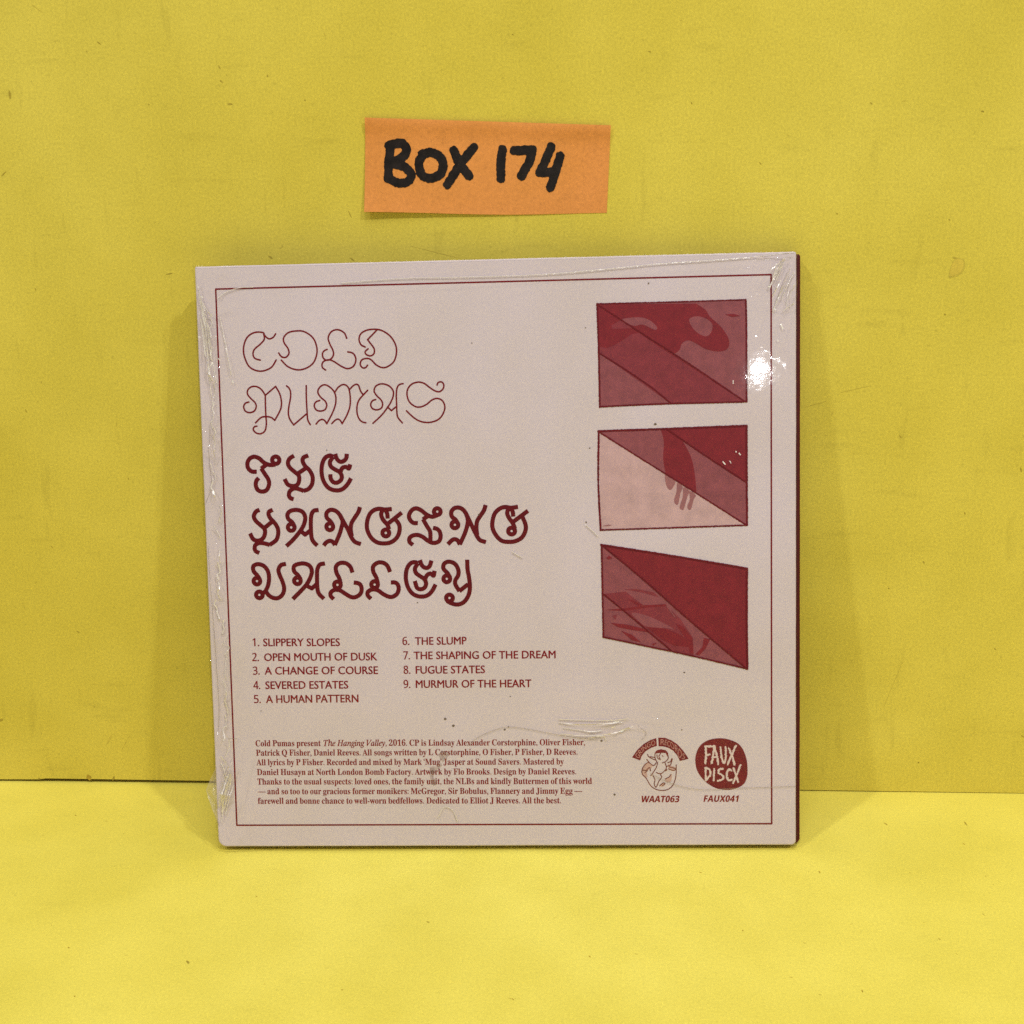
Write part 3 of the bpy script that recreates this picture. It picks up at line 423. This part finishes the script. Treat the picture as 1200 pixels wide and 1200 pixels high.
YELLOW = (0.71, 0.585, 0.083)
M_wall = paper('yellow_sugar_paper', YELLOW, 0.85, 0.15, 0.045, 0.09, 0.12, grain_scale=1900)
M_floor = paper('yellow_sheet', (0.82, 0.712, 0.116), 0.8, 0.10, 0.04, 0.04, 0.08, grain_scale=1900)
M_fleck = print_ink('brown_fibre', (0.42, 0.325, 0.045), 0.3, 900, 0.9)
M_fleck2 = print_ink('brown_spot', (0.46, 0.33, 0.04), 0.3, 900, 0.9)
M_faint = print_ink('faint_fibre', (0.58, 0.465, 0.07), 0.2, 900, 0.9)
M_mark = print_ink('tan_stain', (0.68, 0.525, 0.08), 0.12, 500, 0.8)
M_board = print_ink('gap_dark_brown', (0.22, 0.12, 0.03), 0.2, 100, 0.9)
M_card = paper('cream_card', (0.655, 0.562, 0.620), 0.6, 0.035, 0.02, 0.0, 0.08, 0.2)
M_rear = paper('burgundy_card', (0.085, 0.009, 0.010), 0.55, 0.10, 0.05, 0.0, 0.1, 0.2)
M_title = print_ink('title_ink', (0.120, 0.0005, 0.006), 0.10)
M_emblem = print_ink('emblem_ink', (0.175, 0.012, 0.022), 0.2, 500)
M_text = print_ink('text_ink', (0.215, 0.004, 0.010), 0.08)
M_thin = print_ink('thin_line_ink', (0.175, 0.0015, 0.007), 0.1)
M_tone = [print_ink('ink_line', (0.135, 0.002, 0.008), 0.15),
          print_ink('ink_dark', (0.215, 0.016, 0.027), 0.17, 420),
          print_ink('ink_mid', (0.235, 0.034, 0.050), 0.18, 420),
          print_ink('ink_light', (0.275, 0.075, 0.095), 0.18, 420),
          print_ink('ink_pale', (0.56, 0.365, 0.39), 0.14, 220),
          print_ink('ink_dusk', (0.33, 0.135, 0.15), 0.14, 330)]
M_cream = print_ink('cream_print', (0.68, 0.55, 0.54), 0.06)
M_pink = print_ink('pink_print', (0.48, 0.24, 0.22), 0.2, 900)
M_fine = print_ink('fine_line_ink', (0.19, 0.045, 0.035), 0.2)
M_blush = print_ink('blush_print', (0.56, 0.36, 0.33), 0.1)
M_film = clear_film('shrink_film', 0.30, 0.025, 0.003, 700, 0.005)
M_crease = clear_film('film_crease_shade', 1.6, 0.22, 0.48, 600, 0.2, (0.27, 0.21, 0.19))  # shade along a crease, painted as a dark line
M_crease_glint = clear_film('film_crease_glint', 1.6, 0.22, 0.62, 600, 0.2, (0.93, 0.86, 0.80))  # pale companion line: whitened fold and painted glint
M_glint = clear_film('painted_glint', 1.5, 0.3, 0.75, 0, 0, (0.95, 0.93, 0.88))  # highlight sparkle painted as near-white milky patches
M_note = paper('orange_paper', (0.79, 0.315, 0.085), 0.8, 0.12, 0.05, 0.09, 0.2)
M_marker = print_ink('black_marker', (0.015, 0.011, 0.012), 0.6, 420, 0.5)
M_dirt = print_ink('dirt', (0.17, 0.12, 0.09), 0.3, 900, 0.9)

def stain_mat(name, colour, amount):
    m, nt, bs, out = new_mat(name)
    bs.inputs['Base Color'].default_value = (*colour, 1)
    bs.inputs['Roughness'].default_value = 0.7
    tr = node(nt, 'ShaderNodeBsdfTransparent')
    mx = node(nt, 'ShaderNodeMixShader')
    n = noise(nt, 800, 4, 0.7)
    r = ramp(nt, n, 0.35, (amount * 0.3,) * 3, 0.65, (amount,) * 3)
    nt.links.new(r, mx.inputs[0])
    nt.links.new(tr.outputs[0], mx.inputs[1])
    nt.links.new(bs.outputs[0], mx.inputs[2])
    nt.links.new(mx.outputs[0], out.inputs[0])
    return m
M_stain = stain_mat('brown_stain', (0.30, 0.17, 0.12), 0.45)

# ---------------------------------------------------------------- the setting: yellow wall sheet and yellow table sheet
def fleck_line(sheet, a, b, hw, h, mat):
    a, b = Vector(a), Vector(b)
    d = b - a
    if d.length < 1e-4:
        d = Vector((0.1, 0.05))
    d.normalize()
    n = Vector((-d.y, d.x))
    pts = []
    L = (b - a).length
    k = 9
    for s in range(k):
        t = s / (k - 1)
        pts.append((a + (b - a) * t + n * hw * (0.35 + math.sin(math.pi * t)) / 1.2 * RNG.uniform(0.7, 1.15) + d * (t - 0.5) * hw))
    for s in range(k):
        t = 1 - s / (k - 1)
        pts.append((a + (b - a) * t - n * hw * (0.35 + math.sin(math.pi * t)) / 1.2 * RNG.uniform(0.7, 1.15) + d * (t - 0.5) * hw))
    sheet.poly([tuple(q) for q in pts], h, mat)

W = Sheet()
# bottom edge of the hanging sheet: a hair above the table, with a small kink
xs = [-330, SEAM[0], SEAM[1] - 1, SEAM[1] + 1, SEAM[2], SEAM[3], SEAM[4], 330]
zb = [0.6, 0.6, 0.72, 1.0, 0.85, 0.30, 0.16, 0.12]
n = len(xs)
vs, fs = [], []
for i in range(n):
    vs += [(xs[i], zb[i], 0.0), (xs[i], 430.0, 0.0), (xs[i], zb[i], -0.4), (xs[i], 430.0, -0.4)]
for i in range(n - 1):
    a, b = 4 * i, 4 * i + 4
    fs += [(a, b, b + 1, a + 1), (a + 2, a + 3, b + 3, b + 2), (a, a + 2, b + 2, b), (a + 1, b + 1, b + 3, a + 3)]
fs += [(0, 1, 3, 2), (4 * n - 4, 4 * n - 2, 4 * n - 1, 4 * n - 3)]
W.add(vs, fs)
for i, (a, b, hw) in enumerate(WALL_FLECKS):
    fleck_line(W, a, b, hw, 0.02, 2 if hw > 0.4 else 4 if (Vector(b) - Vector(a)).length > 2.5 else 1)
for i in range(70):
    a = (RNG.uniform(-140, 130), RNG.uniform(4, 178))
    t = RNG.uniform(0, 3.14)
    l = RNG.uniform(0.2, 0.9)
    fleck_line(W, a, (a[0] + l * math.cos(t), a[1] + l * math.sin(t)), RNG.uniform(0.05, 0.11), 0.02, 4)
W.poly(closed_spline(WALL_STAIN, 4), 0.03, 4)
cx, cz = (sum(q[i] for q in WALL_STAIN) / len(WALL_STAIN) for i in (0, 1))
W.poly(closed_spline([(cx + (a - cx) * 0.86 - 0.06, cz + (b - cz) * 0.86 + 0.08) for a, b in WALL_STAIN], 4), 0.045, 3)
wall = W.build('wall', [M_wall, M_fleck, M_fleck2, M_mark, M_faint])
wall['kind'] = 'structure'
B = Sheet()
B.add([(-330, 0.05, -1.6), (330, 0.05, -1.6), (330, 430, -1.6), (-330, 430, -1.6), (-330, 0.05, -5), (330, 0.05, -5), (330, 430, -5), (-330, 430, -5)],
      [(0, 1, 2, 3), (5, 4, 7, 6), (0, 4, 5, 1), (3, 2, 6, 7), (0, 3, 7, 4), (1, 5, 6, 2)])
board = B.build('gap_dark_board', M_board)  # added board behind the sheet, there to keep the seam gap dark
board['kind'] = 'structure'

F = Sheet()
fp = lambda a, b, h: (a * MM, b * MM, h * MM)
F.add([(-330, -620, 0), (330, -620, 0), (330, 20, 0), (-330, 20, 0), (-330, -620, -3), (330, -620, -3), (330, 20, -3), (-330, 20, -3)],
      [(0, 1, 2, 3), (4, 7, 6, 5), (0, 4, 5, 1), (1, 5, 6, 2), (2, 6, 7, 3), (3, 7, 4, 0)])
for a, b, hw in FLOOR_FLECKS:
    fleck_line(F, a, b, hw, 0.02, 1 if hw > 0.18 else 2)
for i in range(50):
    a = (RNG.uniform(-130, 120), RNG.uniform(-110, -2))
    t = RNG.uniform(0, 3.14)
    l = RNG.uniform(0.2, 0.8)
    fleck_line(F, a, (a[0] + l * math.cos(t), a[1] + l * math.sin(t)), RNG.uniform(0.04, 0.09), 0.02, 3)
floor = F.build('floor', [M_floor, M_fleck, M_fleck2, M_faint], place=fp)
floor['kind'] = 'structure'

# ---------------------------------------------------------------- the CD sleeve
sleeve = bpy.data.objects.new('cd_sleeve', None)
COL.objects.link(sleeve)
sleeve.empty_display_size = 0.02
sleeve.location = SLEEVE_ORIGIN
sleeve.rotation_euler = (Matrix.Rotation(SLEEVE_YAW, 3, 'Z') @ Matrix.Rotation(-SLEEVE_LEAN, 3, 'X')).to_euler()
sleeve['label'] = 'cream square CD sleeve with burgundy print in clear shrink wrap, leaning on the yellow wall'
sleeve['category'] = 'CD sleeve'
HW, HH = SLEEVE_W / 2, SLEEVE_H

def slab(name, mat, u0, u1, v0, v1, h0, h1, corner, bevel, wave=0.0):
    """a card panel with rounded corners and worn, rounded edges; h1 is the front"""
    out = []
    for (cu, cv, r, a0) in ((u1 - corner[0], v1 - corner[0], corner[0], 0), (u0 + corner[1], v1 - corner[1], corner[1], 90),
                            (u0 + corner[2], v0 + corner[2], corner[2], 180), (u1 - corner[3], v0 + corner[3], corner[3], 270)):
        for k in range(9):
            a = math.radians(a0 + k * 90 / 8)
            out.append((cu + r * math.cos(a), cv + r * math.sin(a)))
    dense = []
    for i in range(len(out)):
        a, b = Vector(out[i]), Vector(out[(i + 1) % len(out)])
        m = max(1, int((b - a).length / 3))
        for k in range(m):
            q = a + (b - a) * k / m
            if wave:
                q = q + Vector((RNG.uniform(-wave, wave), RNG.uniform(-wave, wave)))
            dense.append(q)
    c = Vector(((u0 + u1) / 2, (v0 + v1) / 2))
    nrm = []
    N = len(dense)
    for i in range(N):
        t = dense[(i + 1) % N] - dense[i - 1]
        nrm.append(Vector((t.y, -t.x)).normalized())
    rings = []
    for k in range(5):
        a = k / 4 * math.pi / 2
        rings.append((bevel * (1 - math.sin(a)), h1 - bevel * (1 - math.cos(a))))
    for k in range(5):
        a = k / 4 * math.pi / 2
        rings.append((bevel * (1 - math.cos(a)), h0 + bevel * (1 - math.sin(a))))
    S = Sheet()
    vs = []
    for ins, h in rings:
        vs += [(q.x - m.x * ins, q.y - m.y * ins, h) for q, m in zip(dense, nrm)]
    fs = []
    for r in range(len(rings) - 1):
        for i in range(N):
            j = (i + 1) % N
            fs.append((r * N + i, (r + 1) * N + i, (r + 1) * N + j, r * N + j))
    fs.append(tuple(range(N)))
    fs.append(tuple(reversed(range((len(rings) - 1) * N, len(rings) * N))))
    S.add(vs, fs)
    o = S.build(name, mat, sleeve)
    for pl in o.data.polygons:
        pl.use_smooth = len(pl.vertices) == 4
    return o

slab('front_panel', M_card, -HW, HW, 0.1, HH, -1.7, 0.0, (0.5, 0.4, 1.8, 1.0), 0.35, 0.02)
slab('rear_panel', M_rear, -HW + 0.6, HW + 1.28, -0.31, HH - 0.2, -4.4, -2.4, (0.6, 0.6, 1.2, 1.0), 0.3, 0.02)

# printed border line
S = Sheet()
ink(S, [BORDER + [BORDER[0]]], 0.165, 0.05, 0.03)
S.build('border_line', M_thin, sleeve)
# lettering
S = Sheet()
ink(S, to_lines(THIN), 0.168, 0.05, 0.03)
S.build('outline_lettering', M_thin, sleeve)
S = Sheet()
ink(S, to_lines(THICK), 0.455, 0.07, 0.03, butt=True)
S.build('title_lettering', M_title, sleeve)
S = Sheet()
for e in TRACKS:
    lettering(S, e, 0.03)
S.build('track_list', M_text, sleeve)
S = Sheet()
for e in CREDITS:
    lettering(S, e, 0.03)
S.build('credits_text', M_text, sleeve)
# three pictures
for polys, lines in ARTS:
    S = Sheet()
    h = 0.02
    for i, (tone, pts) in enumerate(polys):
        S.poly(closed_spline(pts, 4) if tone in (3, 5) and i > 1 and len(pts) > 5 else pts, h, tone)
        h += 0.006
    ls = [spline(l, 6) for w, l in lines]
    ink(S, ls, [w for w, l in lines], 0.06, h + 0.01, 0, wobble=0.12)
    S.build('artwork_panel', M_tone, sleeve)
# two record emblems with their catalogue numbers
S = Sheet()
for a in ARC:
    S.poly(a, 0.03, 0)
S.poly(HAIR, 0.035, 0)
for q in EGG_SHADE:
    S.poly(closed_spline(q, 4), 0.033, 3)
ink(S, to_lines(BABY), 0.095, 0.05, 0.045, 2)
E1 = S
def arc_letters(sheet, word, poly, h, mat):
    """raised lettering along the middle of an arc-shaped band"""
    k = len(poly)
    half = (k + 1) // 2
    outer, inner = spline(poly[:half], 6), spline(list(reversed(poly[half:])), 6)
    T = Sheet()
    lettering(T, (word, 'light', 0.0, 1.0, 0.0, 0.0, 1.0), 0)
    vs = []
    for x, y, _ in T.v:
        t = 0.06 + 0.88 * x
        y = 0.18 + 0.64 * y
        f = lambda L: Vector(L[min(int(t * (len(L) - 1)), len(L) - 2)]).lerp(Vector(L[min(int(t * (len(L) - 1)), len(L) - 2) + 1]), t * (len(L) - 1) - min(int(t * (len(L) - 1)), len(L) - 2))
        q = f(inner).lerp(f(outer), y)
        vs.append((q.x, q.y, h))
    sheet.add(vs, T.f, mat)
arc_letters(E1, 'GRINGO', ARC[0], 0.04, 1)
arc_letters(E1, 'RECORDS', ARC[1], 0.04, 1)
E1.build('record_emblem', [M_emblem, M_pink, M_fine, M_blush], sleeve)
S = Sheet()
S.poly(closed_spline(BLOB, 5), 0.03, 0)
ink(S, to_lines(FAUX), 0.21, 0.05, 0.04, 1, wobble=0.22)
S.build('record_emblem', [M_emblem, M_cream], sleeve)
for e in CATALOGUE:
    S = Sheet()
    lettering(S, e, 0.03)
    S.build('catalogue_number', M_text, sleeve)
# stains and specks of dirt
for s in STAINS:
    S = Sheet()
    S.poly(closed_spline(s, 4), 0.06, 0)
    S.build('stain', M_stain, sleeve)
for (u, v), r in SPOTS:
    S = Sheet()
    S.poly([(u + r * RNG.uniform(0.6, 1.2) * math.cos(a * 0.785), v + r * RNG.uniform(0.5, 1.0) * math.sin(a * 0.785)) for a in range(8)], 0.065, 0)
    S.build('dirt_speck', M_dirt, sleeve)

# shrink film over the front, curling round the edges, crumpled down the left side and at the right top corner
def film_height(u, v):
    h = 0.22 + 0.05 * vnoise(u / 14 + 9, v / 14 + 3, 1) + 0.004 * vnoise(u / 2.2 + 7, v / 2.2, 2)
    left = np.clip((-52.5 - u) / 7.0, 0, 1)
    ridg = lambda a, s: (1 - np.abs(2 * vnoise(a[0], a[1], s) - 1)) ** 3
    h += left * 0.95 * ridg((u / 2.6 + v / 26 + 40, v / 7.5 + 20), 5)
    h += left * 0.22 * ridg((u / 1.1 + v / 9 + 40, v / 2.6 + 20), 6)
    low = np.clip((-50 - u) / 6, 0, 1) * np.clip((26 - v) / 9, 0, 1) * np.clip((v - 4) / 4, 0, 1)
    h += low * 0.9 * ridg((u / 1.7 - v / 5.5 + 60, v / 16 + 20), 7)
    tr = np.clip((u + v - (HW + HH - 26)) / 12, 0, 1) * np.clip((u - 52) / 4, 0, 1)
    h += tr * 0.9 * ridg((u / 1.8 - v / 4.6 + 60, (u + v) / 14 + 20), 8)
    hot = np.exp(-((u - 54) ** 2 + ((v - 100) * 0.7) ** 2) / 30.0)
    h += hot * 0.0028 * vnoise(u / 0.75 + 20, v / 0.75 + 11, 9)
    bun = np.exp(-((u - 24) / 10.0) ** 4 - ((v - 26.5) / 2.6) ** 4)
    h += bun * 0.45 * ridg((v / 0.95 + 30 + 0.02 * (u - 20) ** 2 * 0.2, u / 18 + 8), 10)
    top = np.clip(1 - np.abs(v - (HH - 5.4 + 3.8 * np.clip((u + 15) / 75, 0, 1) ** 1.2)) / 0.5, 0, 1) * np.clip((u + 40) / 20, 0, 1)
    h += top * 0.3
    return h
nu, nv = 300, 300
uu = np.concatenate([[-HW - 0.35, -HW - 0.3], np.linspace(-HW - 0.1, HW + 0.1, nu), [HW + 0.25, HW + 0.3]])
vv = np.concatenate([[-0.25, -0.2], np.linspace(-0.05, HH + 0.1, nv), [HH + 0.3, HH + 0.35]])
UU, VV = np.meshgrid(uu, vv)
HT = film_height(UU, VV)
HT[:, 0] = HT[:, -1] = -1.6
HT[:, 1] = -0.3
HT[:, -2] = -0.5
HT[0, :] = HT[-1, :] = np.minimum(HT[0, :], -1.6)
HT[1, :] = np.minimum(HT[1, :], -0.3)
HT[-2, :] = np.minimum(HT[-2, :], -0.3)
S = Sheet()
R, C_ = HT.shape
S.add(list(zip(UU.ravel().tolist(), VV.ravel().tolist(), HT.ravel().tolist())),
      [(r * C_ + c, r * C_ + c + 1, (r + 1) * C_ + c + 1, (r + 1) * C_ + c) for r in range(R - 1) for c in range(C_ - 1)])
film = S.build('shrink_film', M_film, sleeve, smooth=True)
# loose flap of film sticking out low on the left edge
S = Sheet()
fl = [(-HW + 0.3, 18.0), (-HW - 1.2, 15.2), (-HW - 2.5, 12.6), (-HW - 1.9, 11.2), (-HW - 0.8, 8.2), (-HW + 0.3, 4.5)]
vs, fs = [], []
m = 14
for i, (a, b) in enumerate(fl):
    for k in range(m):
        t = k / (m - 1)
        uq = -HW + 0.35 + (a + HW - 0.35) * t
        vs.append((uq, b + (11 - b) * 0.25 * (1 - t), -0.2 + 0.55 * math.sin(t * 7 + i * 1.9) * (0.3 + t)))
for i in range(len(fl) - 1):
    for k in range(m - 1):
        fs.append((i * m + k, i * m + k + 1, (i + 1) * m + k + 1, (i + 1) * m + k))
S.add(vs, fs)
M_flap = clear_film('crumpled_film', 1.6, 0.2, 0.42, 900, 0.3, (0.62, 0.52, 0.38))
o = S.build('film_flap', M_flap, film, smooth=True)
# painted crease lines and painted highlight glints, each lying on the film
def on_film(name, line, hw, cell, lift, wob, mat):
    S = Sheet()
    ink(S, [line], hw, cell, 0, 0, wobble=wob)
    if not S.v:
        return
    P = np.array([q[:2] for q in S.v])
    H = film_height(P[:, 0], P[:, 1]) + lift
    S.v = [(float(a), float(b), float(h)) for (a, b), h in zip(P, H)]
    S.build(name, mat, film)
def crease(line, hw, light=True):  # shade and glint of a crease drawn as dark and pale lines
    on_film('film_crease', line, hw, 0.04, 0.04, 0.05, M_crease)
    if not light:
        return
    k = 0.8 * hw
    on_film('film_crease', [(a + k, b + 1.4 * k) for a, b in line], hw, 0.04, 0.05, 0.05, M_crease_glint)
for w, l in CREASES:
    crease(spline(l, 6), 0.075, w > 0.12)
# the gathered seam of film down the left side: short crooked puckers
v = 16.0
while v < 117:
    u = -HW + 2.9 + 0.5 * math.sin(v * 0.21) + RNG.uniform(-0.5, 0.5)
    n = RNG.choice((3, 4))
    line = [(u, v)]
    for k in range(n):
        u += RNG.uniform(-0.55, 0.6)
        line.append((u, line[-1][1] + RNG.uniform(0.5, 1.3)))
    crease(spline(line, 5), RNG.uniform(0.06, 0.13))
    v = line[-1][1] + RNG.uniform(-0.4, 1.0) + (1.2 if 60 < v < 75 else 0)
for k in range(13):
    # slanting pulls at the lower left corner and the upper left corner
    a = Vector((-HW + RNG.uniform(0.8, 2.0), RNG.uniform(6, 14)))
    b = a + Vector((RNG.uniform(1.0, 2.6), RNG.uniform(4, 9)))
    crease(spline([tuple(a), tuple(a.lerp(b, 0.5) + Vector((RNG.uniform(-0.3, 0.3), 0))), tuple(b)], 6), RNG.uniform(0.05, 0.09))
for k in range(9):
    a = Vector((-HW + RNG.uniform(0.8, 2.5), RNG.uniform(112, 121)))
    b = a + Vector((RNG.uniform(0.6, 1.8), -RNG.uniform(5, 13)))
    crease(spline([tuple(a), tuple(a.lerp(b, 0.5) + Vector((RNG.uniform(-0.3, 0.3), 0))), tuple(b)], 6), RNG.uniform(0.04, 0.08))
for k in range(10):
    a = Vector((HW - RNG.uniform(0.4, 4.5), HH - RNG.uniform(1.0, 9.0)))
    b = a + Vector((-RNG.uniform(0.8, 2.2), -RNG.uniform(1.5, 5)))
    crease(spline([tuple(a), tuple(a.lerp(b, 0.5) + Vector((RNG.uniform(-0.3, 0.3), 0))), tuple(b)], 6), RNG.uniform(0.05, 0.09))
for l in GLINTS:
    on_film('painted_glint', [l[0], tuple(0.35 * a + 0.65 * b for a, b in zip(l[0], l[1]))], RNG.uniform(0.07, 0.12), 0.04, 0.07, 0.16, M_glint)

# ---------------------------------------------------------------- the orange note on the wall
TL, TR, BR, BL = (Vector(q) for q in NOTE_CORNERS)
note = bpy.data.objects.new('paper_note', None)
COL.objects.link(note)
note.empty_display_size = 0.01
note.location = (((BL + BR) / 2).x * MM, 0, ((BL + BR) / 2).y * MM)
note['label'] = 'orange paper note reading BOX 174 in black marker, stuck to the yellow wall'
note['category'] = 'note'
NO = (BL + BR) / 2

def note_lift(a, b):
    """a, b in 0..1 across and up the note: how far it stands off the wall, mm"""
    h = 0.08 + 1.15 * (1 - a) ** 2.0 * (1 - b) ** 3 + 0.2 * math.sin(b * 3.0) * (0.6 + 0.4 * math.sin(a * 5 + 1))
    h += 0.6 * math.exp(-((b - 0.985) / 0.14) ** 2)
    c = 1 - (a / 0.045 + (1 - b) / 0.23)
    if c > 0:
        h += 0.25 * c
    return h
def note_pt(a, b):
    p = (BL.lerp(BR, a)).lerp(TL.lerp(TR, a), b)
    return p
def note_ab(x, z):
    a, b = 0.5, 0.5
    for _ in range(8):
        p = note_pt(a, b)
        ex = (note_pt(a + 1e-3, b) - p) / 1e-3
        ey = (note_pt(a, b + 1e-3) - p) / 1e-3
        r = Vector((x, z)) - p
        det = ex.x * ey.y - ex.y * ey.x
        a += (r.x * ey.y - r.y * ey.x) / det
        b += (ex.x * r.y - ex.y * r.x) / det
    return a, b
S = Sheet()
na, nb = 90, 44
vs, fs = [], []
for side in (0.0, -0.1):
    for j in range(nb + 1):
        for i in range(na + 1):
            a, b = i / na, j / nb
            p = note_pt(a, b) - NO
            # a slightly uneven torn lower edge
            z = p.y + (0.12 * math.sin(a * 7 + 0.6) - 0.25 * math.sin(a * math.pi)) * (1 - b) ** 6
            vs.append((p.x, z, note_lift(a, b) + side))
q = (na + 1) * (nb + 1)
for j in range(nb):
    for i in range(na):
        k = j * (na + 1) + i
        fs.append((k, k + 1, k + na + 2, k + na + 1))
        fs.append((q + k, q + k + na + 1, q + k + na + 2, q + k + 1))
def rim(l):
    for s in range(len(l) - 1):
        fs.append((l[s], q + l[s], q + l[s + 1], l[s + 1]))
rim([i for i in range(na, -1, -1)][::-1])
rim([nb * (na + 1) + i for i in range(na + 1)][::-1])
rim([j * (na + 1) for j in range(nb + 1)][::-1])
rim([j * (na + 1) + na for j in range(nb + 1)])
S.add(vs, fs)
S.build('paper_strip', M_note, note, smooth=False)
S = Sheet()
ink(S, to_lines(NOTE_STROKES), 0.94, 0.12, 0, 0, wobble=0.22)
S.v = [(a - NO.x, b - NO.y, note_lift(*note_ab(a, b)) + 0.06) for a, b, _ in S.v]
S.build('marker_lettering', M_marker, note, smooth=True)
